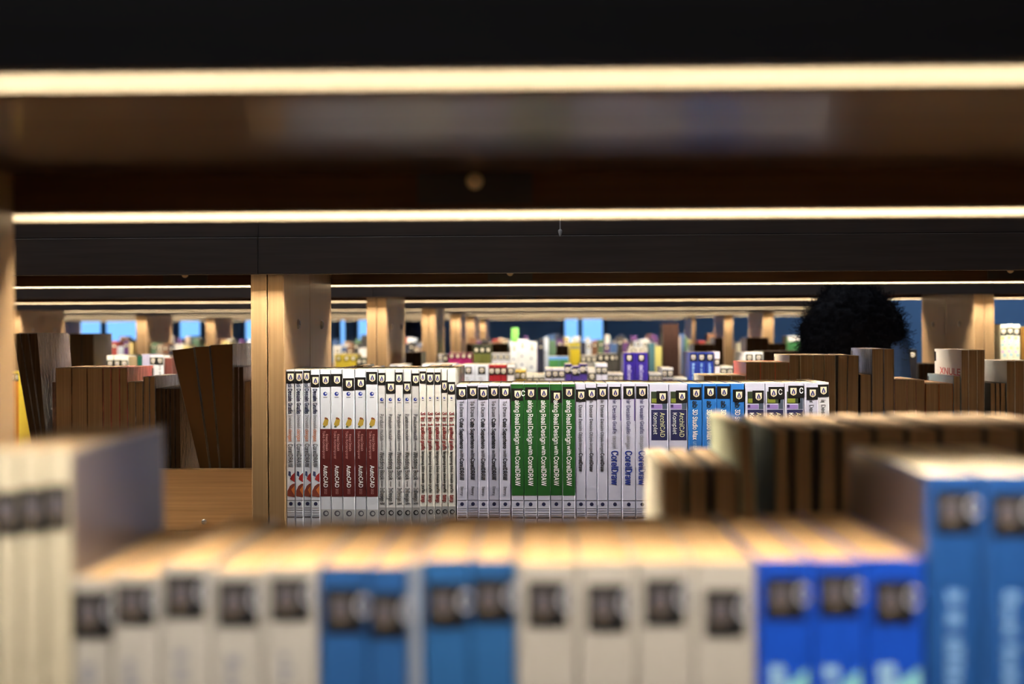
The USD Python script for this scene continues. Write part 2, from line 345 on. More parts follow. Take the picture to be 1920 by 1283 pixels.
_coverm = {}
def book(label, x, y, w, h, d, cover, group=None, face=-1, lean=0.0, paper=None, z=S + 0.0004, name='book', warp=None, cat_='book'):
    """x, y: for face=-1 the left edge and plane of the spine; for face=+1 the left edge (seen from the camera) and plane of the fore-edge."""
    if face < 0:
        loc, rot = (x, y, z), (0, lean, 0)
    else:
        loc, rot = (x + w, y + d, z), (0, -lean, 180.0)
    if abs(lean) > 0:
        # turn about the lower corner that stays on the board
        a = math.radians(lean if face < 0 else -lean)
        zz = z + (w * math.sin(a) if a > 0 else 0.0)
        loc = (loc[0], loc[1], zz)
        if face > 0: rot = (0, -lean, 180.0)
    t = thing(name, label, cat_, loc, rot, group)
    tc, c = 0.0005, min(0.0012, w * 0.12)
    outer = Polygon([(c, 0), (w - c, 0), (w, c), (w, d), (0, d), (0, c)])
    inner = Polygon([(tc, tc + 0.0003), (w - tc, tc + 0.0003), (w - tc, d + 1), (tc, d + 1)])
    cov = trimesh.creation.extrude_polygon(outer.difference(inner), h)
    pages = bx(tc + 0.0001, w - tc - 0.0001, tc + 0.0004, d - 0.0012, 0.0006, h - 0.0006)
    if warp is not None:
        for q in (cov, pages): q.vertices = warp(np.array(q.vertices), w, h)
    obj(t, 'cover', cov, cover)
    obj(t, 'page_block', pages, paper or PAPER)
    return t
def span(a, b, py, Y):
    p, q = at(a, py, Y), at(b, py, Y)
    return p[0], q[0], p[2]

# ---- the in-focus row: front side, middle bay
KB = 2.142 / FPX                     # metres per pixel of the photograph at these spines
YB = ROWY['B'] + 0.012
DEPTH_B = 0.168
def titles(edges, tops):
    return [(edges[i], edges[i + 1], tops[i] if isinstance(tops, (list, tuple)) else tops) for i in range(len(edges) - 1)]
def mid_label(t, w, h, zpx_top, px_top, wpx=21, hpx=23, side=0.0, **kw):
    lw = min(w - 0.0006, wpx * KB)
    xc = w / 2 + side * (w - lw) / 2
    ew = min(11.5 * KB, lw * 0.72)
    ex = kw.pop('ex', 1.0) * KB
    sticker(t, xc, h - (zpx_top - px_top) * KB, lw, hpx * KB, ew, 14.5 * KB, ex=ex if lw > 14 * KB else 0.0, **kw)
FRONT = []
def front_run(edges, tops, desc, group, coverrgb, draw, labels, note='', lean=None, covers=None):
    n = len(edges) - 1
    for i in range(n):
        top = tops[i] if isinstance(tops, (list, tuple)) else tops
        x0, x1, zt = span(edges[i], edges[i + 1], top, YB)
        w, h = (x1 - x0) - 0.0003, zt - S
        lab = '%s, %s%s' % (desc, place_in(i, n), note)
        t = book(lab, x0, YB + rng.uniform(-0.0015, 0.0015), w, h, DEPTH_B, cover_mat(covers[i] if covers else coverrgb), group, lean=(lean or [0] * n)[i])
        ly, side, kw = labels[i][0], labels[i][1], (labels[i][2] if len(labels[i]) > 2 else {})
        draw(t, w, h, top, i)
        if ly is not None:
            mid_label(t, w, h, ly, top, side=side, **kw)
def V(h, top, py):                    # height on the spine of a pixel row
    return h - (py - top) * KB
WHITE = (206, 211, 226)
def txt(t, text, w, h, top, y0, y1, cap_px, ink, bold=False, dx=0.0, name='title_lettering'):
    obj(t, name, spine_text(text, w / 2 + dx * KB, min(cap_px * 1.22 * KB, w * 0.6), V(h, top, y0), (y1 - y0) * KB, bold or ink == 'navy'), INK[ink])
def foot(t, w, h, top, line=939.5, dot=946.5):
    obj(t, 'spine_rule', patch(0.0004, w - 0.0004, V(h, top, line + 0.7), V(h, top, line)), INK['grey'])
    obj(t, 'publisher_mark', flat_poly(Point(w / 2, V(h, top, dot)).buffer(3.6 * KB, 3), 0.0, 0.00012), INK['navy'])
    for yy in (953.5, 957.5, 962.5, 967):
        obj(t, 'imprint_line', patch(0.0012, w - 0.0012, V(h, top, yy + 1.2), V(h, top, yy)), INK['pale'])
    obj(t, 'imprint_line', patch(0.0012, w - 0.0012, V(h, top, 973), V(h, top, 970)), INK['grey'])
def dot_mark(t, w, h, top, y, r, ink='blue'):
    obj(t, 'publisher_mark', flat_poly(Point(w / 2, V(h, top, y)).buffer(r * KB, 4).difference(Point(w / 2 + r * 0.3 * KB, V(h, top, y - r * 0.2)).buffer(r * 0.42 * KB, 3)), 0.0, 0.00012), INK[ink])
    obj(t, 'imprint_line', patch(w / 2 - r * KB, w / 2 + r * KB, V(h, top, y + r + 3.2), V(h, top, y + r + 2)), INK['grey'])

def d_butterfly(t, w, h, top, i):
    txt(t, 'asi Desain Grafis', w, h, top, 717, 777, 6.2, 'navy')
    txt(t, 'Inovatif', w, h, top, 779, 804, 5.6, 'pale')
    txt(t, 'dengan', w, h, top, 806, 829, 5.6, 'orange')
    txt(t, 'CorelDRAW', w, h, top, 833, 877, 7.0, 'dark')
    z = lambda py: V(h, top, py); u = lambda f: w * f
    obj(t, 'cover_picture', flat_poly(Polygon([(u(.1), z(932)), (u(.95), z(934)), (u(.97), z(908)), (u(.72), z(909)), (u(.4), z(913)), (u(.12), z(922))]), 0.0, 0.00012), plain((118, 52, 38)))
    obj(t, 'cover_picture', flat_poly(Polygon([(u(.42), z(900)), (u(.96), z(906)), (u(.96), z(888)), (u(.6), z(893))]), 0.0, 0.00014), plain((150, 34, 36)))
    obj(t, 'cover_picture', flat_poly(Polygon([(u(.2), z(893)), (u(.55), z(896)), (u(.5), z(886)), (u(.25), z(885))]), 0.0, 0.00013), plain((52, 62, 104)))
    obj(t, 'cover_picture', flat_poly(Polygon([(u(.55), z(920)), (u(.95), z(931)), (u(.95), z(912))]), -0.00012, 0.00006), plain((196, 110, 52)))
    foot(t, w, h, top)
def d_redband(t, w, h, top, i):
    dot_mark(t, w, h, top, 739.5, 3.8)
    z = lambda py: V(h, top, py)
    obj(t, 'cover_picture', flat_poly(Polygon([(w * .25, z(797)), (w * .45, z(802)), (w * .72, z(798)), (w * .8, z(788)), (w * .62, z(785)), (w * .55, z(783)), (w * .4, z(789))]), 0.0, 0.00012), plain((166, 140, 52)))
    obj(t, 'cover_picture', flat_poly(Polygon([(w * .42, z(787)), (w * .75, z(788)), (w * .72, z(785)), (w * .45, z(783.5))]), -0.00012, 0.00005), plain((120, 64, 40)))
    obj(t, 'cover_picture', flat_poly(Polygon([(w * .28, z(803)), (w * .5, z(803)), (w * .45, z(799.5)), (w * .3, z(799.5))]), -0.00012, 0.00005), plain((70, 84, 70)))
    obj(t, 'spine_band', patch(0.0003, w - 0.0003, z(932.5), z(805.5)), plain((80, 14, 16)))
    obj(t, 'title_lettering', spine_text('Kreasi Desain', w * 0.64, 4.6 * KB, z(815), 32 * KB, y=-0.00022), INK['pink'])
    obj(t, 'title_lettering', spine_text('Toko Kontemporer', w * 0.36, 4.6 * KB, z(809), 53 * KB, y=-0.00022), INK['pink'])
    obj(t, 'title_lettering', spine_text('AutoCAD', w * 0.5, 7.6 * KB, z(873.5), 42 * KB, True, y=-0.00022), INK['white'])
    obj(t, 'title_lettering', spine_text('2012', w * 0.5, 4.6 * KB, z(918), 10 * KB, y=-0.00022), INK['pink'])
    obj(t, 'spine_band', patch(0.0003, w - 0.0003, z(1000), z(957)), plain((165, 166, 172)))
    obj(t, 'publisher_mark', flat_poly(Point(w / 2, z(964.5)).buffer(5.5 * KB, 4).difference(Point(w / 2 + 0.8 * KB, z(964.5)).buffer(3.2 * KB, 3)), -0.00012, 0.0001), INK['grey'])
def d_wedding(t, w, h, top, i):
    dot_mark(t, w, h, top, 750, 3.2)
    txt(t, 'Panduan mudah', w, h, top, 777, 827, 5.6, 'grey')
    txt(t, 'membuat', w, h, top, 829, 846, 3.0, 'grey')
    txt(t, 'Wedding Book', w, h, top, 848, 901, 6.8, 'dark')
    txt(t, 'dengan', w, h, top, 903, 914, 2.6, 'grey')
    txt(t, 'InDesign &', w, h, top, 916, 947, 6.6, 'dark')
    z = lambda py: V(h, top, py)
    obj(t, 'spine_band', patch(0.0003, w - 0.0003, z(1000), z(953)), plain((150, 150, 156)))
    obj(t, 'publisher_mark', flat_poly(Point(w / 2, z(963)).buffer(5.0 * KB, 4).difference(Point(w / 2 + 0.8 * KB, z(963)).buffer(3.0 * KB, 3)), -0.00012, 0.0001), INK['dark'])
def d_three(t, w, h, top, i):
    dot_mark(t, w, h, top, 747, 1.9)
    txt(t, '3 in 1', w, h, top, 773, 800, 6.4, 'red', True)
    txt(t, 'aplikasi grafis', w, h, top, 801, 845, 5.4, 'red', True)
    txt(t, 'langsung bisa desain grafis', w, h, top, 847, 925, 4.2, 'black', True)
    txt(t, 'tanp', w, h, top, 929, 943, 6.0, 'red', True)
    z = lambda py: V(h, top, py)
    obj(t, 'spine_band', patch(0.0003, w - 0.0003, z(1000), z(951)), plain((150, 150, 156)))
    obj(t, 'publisher_mark', flat_poly(Point(w / 2, z(961)).buffer(4.6 * KB, 4).difference(Point(w / 2 + 0.6 * KB, z(961)).buffer(2.8 * KB, 3)), -0.00012, 0.0001), INK['dark'])
def d_cute(t, w, h, top, i):
    txt(t, 'To Draw', w, h, top, 752, 783, 6.0, 'grey')
    txt(t, 'Cute Superhero', w, h, top, 785, 842, 6.2, 'dark', True)
    txt(t, 'with', w, h, top, 844, 859, 6.0, 'grey')
    txt(t, 'CorelDRAW', w, h, top, 860, 901, 6.4, 'dark', True)
    txt(t, 'Denny', w, h, top, 913, 930, 4.4, 'grey')
    foot(t, w, h, top, 938.8)
def d_green(t, w, h, top, i):
    z = lambda py: V(h, top, py)
    obj(t, 'spine_band', patch(0.0002, w - 0.0002, z(930), h, 0.0, 0.0001), plain((22, 82, 28)))
    for a, b, s in ((751, 774, 'aking'), (776, 798, 'Real'), (799, 834, 'Design'), (836, 854, 'with'), (856, 912, 'CorelDRAW')):
        obj(t, 'title_lettering', spine_text(s, w * 0.52, (9.0 if s != 'with' else 7.0) * KB, z(a), (b - a) * KB, True, y=-0.0002), INK['white'])
    foot(t, w, h, top, 938.8)
def d_objek(t, w, h, top, i):
    txt(t, 'ik Dasar', w, h, top, 750, 784, 5.4, 'grey')
    txt(t, 'Desain Objek', w, h, top, 786, 830, 5.2, 'grey')
    txt(t, 'dengan', w, h, top, 831, 849, 5.0, 'grey')
    txt(t, 'CorelDraw', w, h, top, 850, 885, 5.6, 'dark', True)
    foot(t, w, h, top, 938.8)
def d_bigblue(t, w, h, top, i):
    txt(t, 'hir Desain Grafis', w, h, top, 748, 814, 6.4, 'violet')
    txt(t, 'dengan', w, h, top, 817, 842, 6.2, 'pale')
    txt(t, 'CorelDraw', w, h, top, 845, 910, 10.2, 'blue', True)
    if i < 2:
        obj(t, 'spine_band', patch(w - 2.2 * KB, w - 0.0001, V(h, top, 790), V(h, top, 748)), plain((92, 78, 140)))
    foot(t, w, h, top, 938.8)
def d_archi(t, w, h, top, i):
    z = lambda py: V(h, top, py)
    a, b = w * 0.12, w * 0.94
    obj(t, 'cover_picture', patch(a, w * .80, z(757), z(735)), plain((40, 52, 34)))
    obj(t, 'cover_picture', patch(a + .001, w * .55, z(756), z(748), -0.00012, 0.00006), plain((120, 128, 44)))
    obj(t, 'cover_picture', patch(a, w * .68, z(767.5), z(759.5)), plain((140, 116, 186)))
    obj(t, 'cover_picture', patch(a, w * .26, z(765), z(759.5), -0.00012, 0.00006), plain((56, 40, 92)))
    obj(t, 'cover_picture', patch(w * .7, b, z(768), z(741)), plain((64, 76, 96)))
    obj(t, 'title_box', patch(a, b, z(826), z(769)), plain((28, 30, 78)))
    obj(t, 'title_lettering', spine_text('ArchiCAD', w * .70, 8.6 * KB, z(774), 46 * KB, y=-0.0002), INK['cream'])
    obj(t, 'title_lettering', spine_text('Komplet', w * .34, 7.6 * KB, z(774), 41 * KB, y=-0.0002), INK['white'])
def d_blue(t, w, h, top, i):
    txt(t, 'ab', w, h, top, 752, 765, 7.5, 'black', True)
    txt(t, '3D Studio Max', w, h, top, 768, 825, 7.2, 'white', True)
    txt(t, 'untuk', w, h, top, 828, 846, 6.4, 'lightblue')
def d_last(t, w, h, top, i):
    txt(t, 'ir Desain', w, h, top, 750, 790, 6.4, 'grey')
front_run([536, 552.4, 568, 582.4, 599.3], 694, 'thin white paperback with navy lettering and red butterfly picture', 'butterfly paperbacks beside the post', WHITE, d_butterfly, [(697, .3, {}), (697, .3, {}), (696, .3, {}), (703.5, .1, {})])
front_run([599.3, 620, 642, 664.7, 686.4, 708.3], 693.5, 'white paperback with dark red lower spine band', 'white paperbacks with dark red bands', WHITE, d_redband, [(702.5, .2, {}), (702, .6, {}), (710, .5, {}), (708.5, .1, {}), (698, .3, {})])
front_run([708.3, 723.3, 740.8, 755.7, 770.7, 786.4], 693, 'thin white paperback with grey wedding guide lettering', 'wedding guide paperbacks', (206, 206, 212), d_wedding, [(700, .3, {}), (716, .2, {}), (699, .3, {}), (716, .3, {}), (701, .3, {})])
front_run([786.4, 799.4, 813.8, 826.8, 839.3, 853.8], 692.5, 'slim white paperback with red and black lettering', 'slim three-in-one paperbacks', (214, 212, 210), d_three, [(697, .3, {}), (699, .3, {}), (699, .3, {}), (714, .3, {}), (717, .2, {})])
front_run([855.5, 875.4, 896.1, 915.3, 936, 957.2], 722, 'pale paperback with grey drawing guide lettering', 'drawing guide paperbacks', (190, 191, 218), d_cute, [(726.5, .2, {}), (725, .3, {}), (727, .3, {}), (725, .1, {}), (725, .4, {})])
front_run([958, 981.6, 1006.6, 1030.8, 1054, 1078.4], 721, 'green paperback with chunky white lettering', 'green paperbacks at the middle', (192, 193, 218), d_green, [(729, -.1, {'glyph': 'C', 'glyph_x': 18.5 * KB}), (727, .4, {}), (727, .2, {}), (733, .9, {}), (726, 0, {})])
front_run([1079, 1098, 1119.3, 1138.9], 720.5, 'thin pale paperback with fine grey lettering', 'thin pale paperbacks right of the green ones', (190, 191, 218), d_objek, [(731, .9, {}), (728, .1, {}), (726, .3, {})])
front_run([1139.3, 1165.4, 1191, 1216], 720, 'pale paperback with big blue lower lettering', 'pale paperbacks with blue lettering', (190, 191, 218), d_bigblue, [(726, .3, {}), (725, .5, {}), (725, .0, {})])
front_run([1216.5, 1253, 1289.4], 721, 'white paperback with navy title box and garden picture', 'white paperbacks with navy title boxes', (190, 191, 218), d_archi, [(734, .9, {}), (733, .9, {})])
front_run([1290, 1316.7, 1343, 1370.3, 1395.5], 720.5, 'bright blue paperback with white lettering', 'bright blue paperbacks of the in-focus row', (40, 112, 196), d_blue, [(727, .5, {}), (725, .6, {}), (725, .2, {'wpx': 24}), (731, 1, {})])
front_run([1397, 1433.8, 1471, 1508], 719.5, 'white paperback with garden and lilac picture squares', 'white picture paperbacks behind the near dark books', (190, 191, 218), d_archi, [(733, .8, {}), (726.5, .95, {'glyph': 'C', 'wpx': 29, 'glyph_x': 25 * KB, 'ex': -5}), (724, .95, {'glyph': 'C', 'wpx': 29, 'glyph_x': 27 * KB, 'ex': -5})])
front_run([1508.5, 1534.4], 719.5, 'white paperback with blue fore-cover edge, last but one of its shelf', None, (190, 191, 218), d_last, [(727, .6, {})])
front_run([1538, 1561], 718, 'white paperback leaning at the end of the in-focus front shelf', None, (212, 212, 224), d_last, [(722, .3, {})], lean=[-1.2])

# ---- books seen from behind: they stand on the rear sides, spines turned away
def rear_run(row, y_fore, specs, d=0.165):
    """specs: (x pixel left, right, top pixel at the fore-edge, label, cover colour, paper, lean)"""
    for a, b, top, label, rgb, paper, lean, grp in specs:
        x0, x1, zt = span(a, b, top, y_fore)
        h = zt - S
        w = x1 - x0 - 0.0005
        if lean:
            x0 -= math.tan(math.radians(lean)) * h * 0.97
            h = h / math.cos(math.radians(lean)) - abs(w * math.sin(math.radians(lean)))
        film = 0.9
        t = book(label, x0, y_fore, w, h, d, plain(rgb, 0.6) if row == 'A' else film_mat(rgb) if (row == 'B' and x0 < -0.45) or 'film' in label else plain(rgb, 0.4, coat=0.6), grp, face=1, lean=lean, paper=paper)
        if row in 'AB':
            st = obj(t, 'label_sticker', cat([bx(0, w, -0.0003, -0.0001, h - 0.022, h - 0.005), bx(w, w + 0.0002, 0.0, 0.010, h - 0.022, h - 0.005), bx(-0.0002, 0, 0.0, 0.010, h - 0.022, h - 0.005)]), BLACK_LABEL)
            obj(st, 'crest_shield', flat_poly(shield(w / 2, h - 0.0135, min(w * .6, .009), .011), -0.0003, 0.0001), SHIELD)
        if label.startswith('tall turned book right of the red-lettered cover, left'):
            v, f = text_unit('XNULE', True)
            L = v[:, 0].max()
            obj(t, 'cover_lettering', trimesh.Trimesh(np.stack([w + 0.0001 + v[:, 2] * 0.0002, 0.034 + v[:, 0] / L * 0.125, h - 0.044 + v[:, 1] * 0.0115], 1), f, process=False), plain((170, 50, 44)), 'red title lettering on the white cover')
def marks(t, w, h, z0, length, width, ink, seed=1, dx=0.5):
    """Print too blurred to read: a column of small strokes down the spine."""
    r = random.Random(seed); z, out = 0.0, []
    while z < length:
        k = r.uniform(0.0022, 0.005) * (width / 0.006)
        a = r.uniform(0.55, 1.0) * width
        out.append(patch(w * dx - width / 2, w * dx - width / 2 + a, h - z0 - z - k, h - z0 - z)); z += k * r.choice((1.35, 1.35, 1.9))
    obj(t, 'title_marks', cat(out), ink)
def fan(row, yf, quads, tops, ybot, label, group, cover, tilt=0.08, d=0.165, paper=None):
    """Soft books whose upper ends spread: (left, right at the top, left, right at pixel row ybot)."""
    n = len(quads)
    for i, (a, b_, c, d_) in enumerate(quads):
        tp = tops[i] if isinstance(tops, list) else tops
        pa, pb = at(a, tp, yf), at(b_, tp, yf)
        h = pa[2] - S
        k = h / (pa[2] - at(c, ybot, yf)[2])
        xa, xb = pa[0] + (at(c, ybot, yf)[0] - pa[0]) * k, pb[0] + (at(d_, ybot, yf)[0] - pb[0]) * k
        w = max(pb[0] - pa[0], 0.006)
        def warp(v, w_, h_, xa=xa, xb=xb, pa=pa, pb=pb):
            f = v[:, 2] / h_; u = 1 - v[:, 0] / w_          # the thing is turned round, so u runs from its right
            left, right = xa + (pa[0] - xa) * f, xb + (pb[0] - xb) * f
            X = left + (right - left) * u
            o = v.copy(); o[:, 0] = (pa[0] + w_) - X
            o[:, 2] = v[:, 2] + tilt * (X - pa[0]) * f * (f > 0.5) * (1.0 if i == 0 else 0.4)
            return o
        book('%s, %s' % (label, place_in(i, n)), pa[0], yf, w - 0.0004, h, d, cover, group, face=1, paper=paper, warp=warp)
YBF = ROWY['B'] + 2 * DEP - 0.012 - 0.165
CREAM, DARKC, ORANGE, GREYB = (225, 216, 190), (26, 24, 26), (214, 96, 52), (140, 160, 172)
def many(edges, top, label, rgb, paper, lean=0.0, group=None):
    n = len(edges) - 1
    tops = top if isinstance(top, (list, tuple)) else [top] * n
    leans = lean if isinstance(lean, (list, tuple)) else [lean] * n
    out = []
    for i in range(n):
        nm = label if n == 1 else '%s, %s' % (label, place_in(i, n))
        out.append((edges[i], edges[i + 1], tops[i], nm, rgb, paper, leans[i], group if n > 1 else None))
    return out
specs = []
specs += many([1320, 1345, 1372, 1398.5], 706, 'low book seen from its page edges behind the blue paperbacks', CREAM, PAPER_BROWN, 0, 'low turned books behind the blue paperbacks')
specs += many([1399, 1426, 1454, 1480], 680.5, 'turned book of the orange-covered trio', ORANGE, PAPER_BROWN, 0, 'orange-covered turned books')
specs += many([1480.6, 1501, 1525, 1546, 1567], 667, 'turned brown book of the upright run below the dark hair', CREAM, PAPER_BROWN, 0, 'turned books below the dark hair')
specs += many([1571.5, 1590, 1611], 667, 'turned greyish book leaning right below the dark hair', (90, 84, 88), PAPER_BROWN, [0.9, 0.9], 'leaning turned books below the dark hair')
specs += many([1613, 1634], 703, 'low dark turned book between leaning and tall ones', DARKC, PAPER_BROWN)
specs += many([1635, 1657.5, 1677], 655, 'tall turned book in clear film, below the blue collar', (120, 128, 160), PAPER_BROWN, 0, 'tall turned books in clear film')
specs += many([1677.5, 1701, 1718, 1734], 713, 'low turned book under the blue collar', (196, 150, 128), PAPER_BROWN, 0, 'low turned books under the blue collar')
specs += many([1736, 1761, 1787], 720, 'turned book with orange-brown page edges below the white novel', (190, 110, 50), PAPER_BROWN, 0, 'orange-brown turned books')
specs += many([1788, 1801.5], 706, 'turned book with pale blue-grey cover beside the white novel', GREYB, PAPER_BROWN)
specs += many([1802.5, 1816.5, 1833, 1847], 657, 'tall turned book right of the red-lettered cover', (216, 208, 200), PAPER_BROWN, [0, 0, 0.4], 'tall turned books right of red lettering')
specs += many([1857, 1867, 1876, 1886], 719, 'low dark turned book at the right end of the rear shelf', DARKC, PAPER_BROWN, 0, 'low dark turned books')
specs += many([1887.5, 1903.5, 1921, 1940, 1960], 678, 'brown turned book by the right frame edge', (206, 204, 200), PAPER_BROWN, 0, 'brown turned books by the right edge')
rear_run('B', YBF, specs)
# low dark tops that show behind the white paperbacks
specs = []
for i, (a, b, tp) in enumerate([(640, 662, 690), (664, 681, 687), (683, 702, 690.5), (742, 775, 691), (797, 812, 689), (815, 838, 688), (840, 862, 690)]):
    specs.append((a, b, tp, 'dark turned book just topping the white paperbacks, %s from left' % ORD[i], DARKC, PAPER_BROWN, 0, 'dark tops behind the white paperbacks'))
rear_run('B', YBF, specs)
# left bay of the same row
specs = []
fan('B', YBF, [(23, 36.6, 57, 67.5), (37.6, 51.6, 69.5, 77), (52.8, 70, 79.5, 86)], 626, 820, 'black-covered tall turned book fanned out by the left post', 'black fanned books by the left post', film_mat((96, 84, 84)), paper=PAPER_DARK)
specs += many([98, 100.8, 103.7], 717, 'low turned book between leaning black books and brown run', (120, 86, 80), PAPER_BROWN, 0, 'low turned books in left bay')
specs += many([104, 134, 163, 192.5], 690.5, 'thick brown turned book of the left bay run', (110, 70, 40), PAPER_BROWN, 0, 'thick brown turned books')
specs += many([193, 208, 224, 239], 690.5, 'thin brown turned book of the left bay run', (196, 92, 86), PAPER_BROWN, 0, 'thin brown turned books')
specs += many([240, 254, 268], 717, 'turned book stepping down right of the brown run', (150, 140, 140), PAPER_BROWN, 0, 'turned books stepping down')
specs += many([268.5, 280, 291], 707, 'turned book with grey cover beside the black low run', (120, 124, 140), PAPER_BROWN, 0, 'grey-covered turned books')
specs += many([292, 303, 311, 319, 328, 338], 729, 'low black turned book of the dark run', (20, 19, 22), PAPER_DARK, 0, 'low black turned books')
fan('B', YBF, [(322, 362.5, 373, 391.5), (364.5, 392, 395, 410.5), (394, 436.5, 413.5, 436)], [657, 651, 647.5], 874, 'thick brown turned book fanned out before the post', 'thick fanned brown books', film_mat((120, 120, 122)), tilt=0.12, paper=PAPER_MID)
specs += many([438, 447.5, 457], 689, 'dark turned book between the film jacket and the post', (160, 140, 148), PAPER_DARK, 0, 'dark turned books near the post')
specs += many([458, 470, 482], 716, 'lowest turned book hidden in part by the post', (150, 130, 140), PAPER_BROWN, 0, 'lowest turned books by the post')
rear_run('B', YBF, specs)

# ---- nearest row, front side: spines out of focus right before the viewer
YA = 0.560
NEAR_CREST = plain((84, 78, 80), 0.5)
NEAR_TOWER = plain((44, 44, 66), 0.5)
def near_run(edges, tops, lab_y, desc, group, rgb, note='', glyph=True, extra=None, depth=0.142, lw=0.0154, paper=None, side=None):
    n = len(edges) - 1
    for i in range(n):
        tp = tops[i] if isinstance(tops, list) else tops
        x0, x1, zt = span(edges[i], edges[i + 1], tp, YA)
        w, h = x1 - x0 - 0.0005, zt - S
        t = book('%s, %s%s' % (desc, place_in(i, n), note), x0, YA + rng.uniform(-0.001, 0.001), w, h, depth, cover_mat(rgb), group, paper=paper or PAPER_OLD)
        k = YA / FPX
        if lab_y:
            ly = lab_y[i]
            sticker(t, w * 0.5, h - (ly[0] - tp) * k, min(lw, w * 0.96), ly[1] * k * 1.06, min(0.0070, w * 0.6), 0.0100, ex=-0.0016 if glyph and w > 0.012 else 0.0, crest=NEAR_CREST, glyph='C' if glyph and w > 0.012 else None, glyph_x=(w * 0.5 + 0.0040))
        if side and i == (n - 1 if side[0] else 0):
            xs = w if side[0] else 0.0
            obj(t, 'cover_picture', bx(xs, xs + 0.0001, 0.004, depth - 0.003, 0.002, h - 0.002) if side[0] else bx(-0.0001, 0, 0.004, depth - 0.003, 0.002, h - 0.002), plain(side[1], 0.35, coat=0.5), 'dark printed cover face')
        if extra: extra(t, w, h, i)
def pale_letters(t, w, h, i):
    marks(t, w, h, 0.034, 0.15, 0.0055, plain((112, 112, 126)), i + 3, 0.42)
def blush(t, w, h, i):
    obj(t, 'cover_picture', flat_poly(Point(w * 0.45, h - 0.075).buffer(w * 0.3, 6), 0.0, 0.0001), plain((196, 160, 142)))
    obj(t, 'cover_picture', patch(w * 0.25, w * 0.62, h - 0.13, h - 0.07), plain((186, 168, 156)))
def sea(t, w, h, i):
    marks(t, w, h, 0.042, 0.09, w * 0.36, plain((140, 176, 200)), i + 9, 0.4)
    obj(t, 'cover_picture', flat_poly(Polygon([(w * .5, h - .05), (w * .92, h - .043), (w * .92, h - .06), (w * .6, h - .066)]), 0.0, 0.0001), plain((120, 176, 180)))
def pale_title(t, w, h, i):
    marks(t, w, h, 0.046, 0.10, w * 0.3, plain((104, 142, 190)), i + 5, 0.5)
near_run([-62, -12, 36, 84, 132], [848, 846, 846, 844], [(925, 78), (925, 78), (918, 80), (912, 80)], 'tall blurred white book at the left edge of the nearest shelf', 'tall white near books', (162, 153, 136), glyph=False, side=(1, (84, 74, 76)))
near_run([134, 212, 300, 396, 496, 596], [1088, 1080, 1062, 1072, 1066], [(1113, 84), (1098, 72), (1080, 78), (1092, 82), (1086, 76)], 'blurred white book on the nearest shelf, left run', 'white near books, left run', (152, 147, 144), extra=pale_letters)
near_run([599, 694, 763], [1066, 1066], [(1104, 82), (1112, 82)], 'blurred mid-blue book on the nearest shelf, left pair', 'mid-blue near books, left pair', (30, 72, 126))
near_run([765, 791], 1060, None, 'thin blurred pale book between the mid-blue near books', None, (120, 128, 146))
near_run([793, 884, 966], [1054, 1054], [(1096, 80), (1086, 80)], 'blurred mid-blue book on the nearest shelf, right pair', 'mid-blue near books, right pair', (32, 78, 130))
near_run([968, 1086, 1192, 1302, 1418], [1060, 1056, 1056, 1056], [(1093, 82), (1098, 84), (1088, 84), (1108, 84)], 'blurred white book with blush picture on the nearest shelf', 'white near books with blush pictures', (153, 147, 143), extra=blush)
near_run([1421, 1524, 1622, 1736], [1052, 1052, 1050], [(1084, 76), (1078, 76), (1090, 78)], 'blurred vivid blue book on the nearest shelf', 'vivid blue near books', (10, 62, 166), extra=sea)
near_run([1740, 1846, 1950, 2050], [892, 892, 892], [(922, 76), (926, 78), (926, 78)], 'tall blurred blue book at the right of the nearest shelf', 'tall blue near books', (22, 66, 126), extra=pale_title, paper=PAPER, side=(0, (70, 58, 60)))

# ---- nearest row, rear side: page edges towards the viewer
YAF = ROWY['A'] + 2 * DEP - 0.012 - 0.15
specs = []
specs += many([1243, 1283], 881, 'short blurred turned book of the near trio, left one', CREAM, PAPER_BROWN) + many([1291, 1330], 881, 'short blurred turned book of the near trio, middle one', (16, 15, 15), PAPER_BROWN) + many([1338, 1385], 880, 'short blurred turned book of the near trio, right one', (16, 15, 15), PAPER_BROWN)
specs += many([1384, 1411], 799, 'taller blurred turned book leaning left over the near trio', (176, 180, 150), PAPER_BROWN, -3.2)
for i, (a, b, tp) in enumerate([(1453, 1482, 808), (1490, 1526, 806), (1537, 1571, 808), (1577, 1637, 806), (1643, 1699, 803), (1704, 1760, 806), (1766, 1845, 802), (1851, 1913, 804), (1918, 1974, 802), (1980, 2040, 804)]):
    specs.append((a, b, tp, 'tall blurred turned book behind the near blue ones, %s from left' % ORD[i], (20, 18, 18) if i % 2 else (14, 13, 14), PAPER_BROWN, 0, 'tall turned books of the nearest row'))
rear_run('A', YAF, specs, d=0.15)

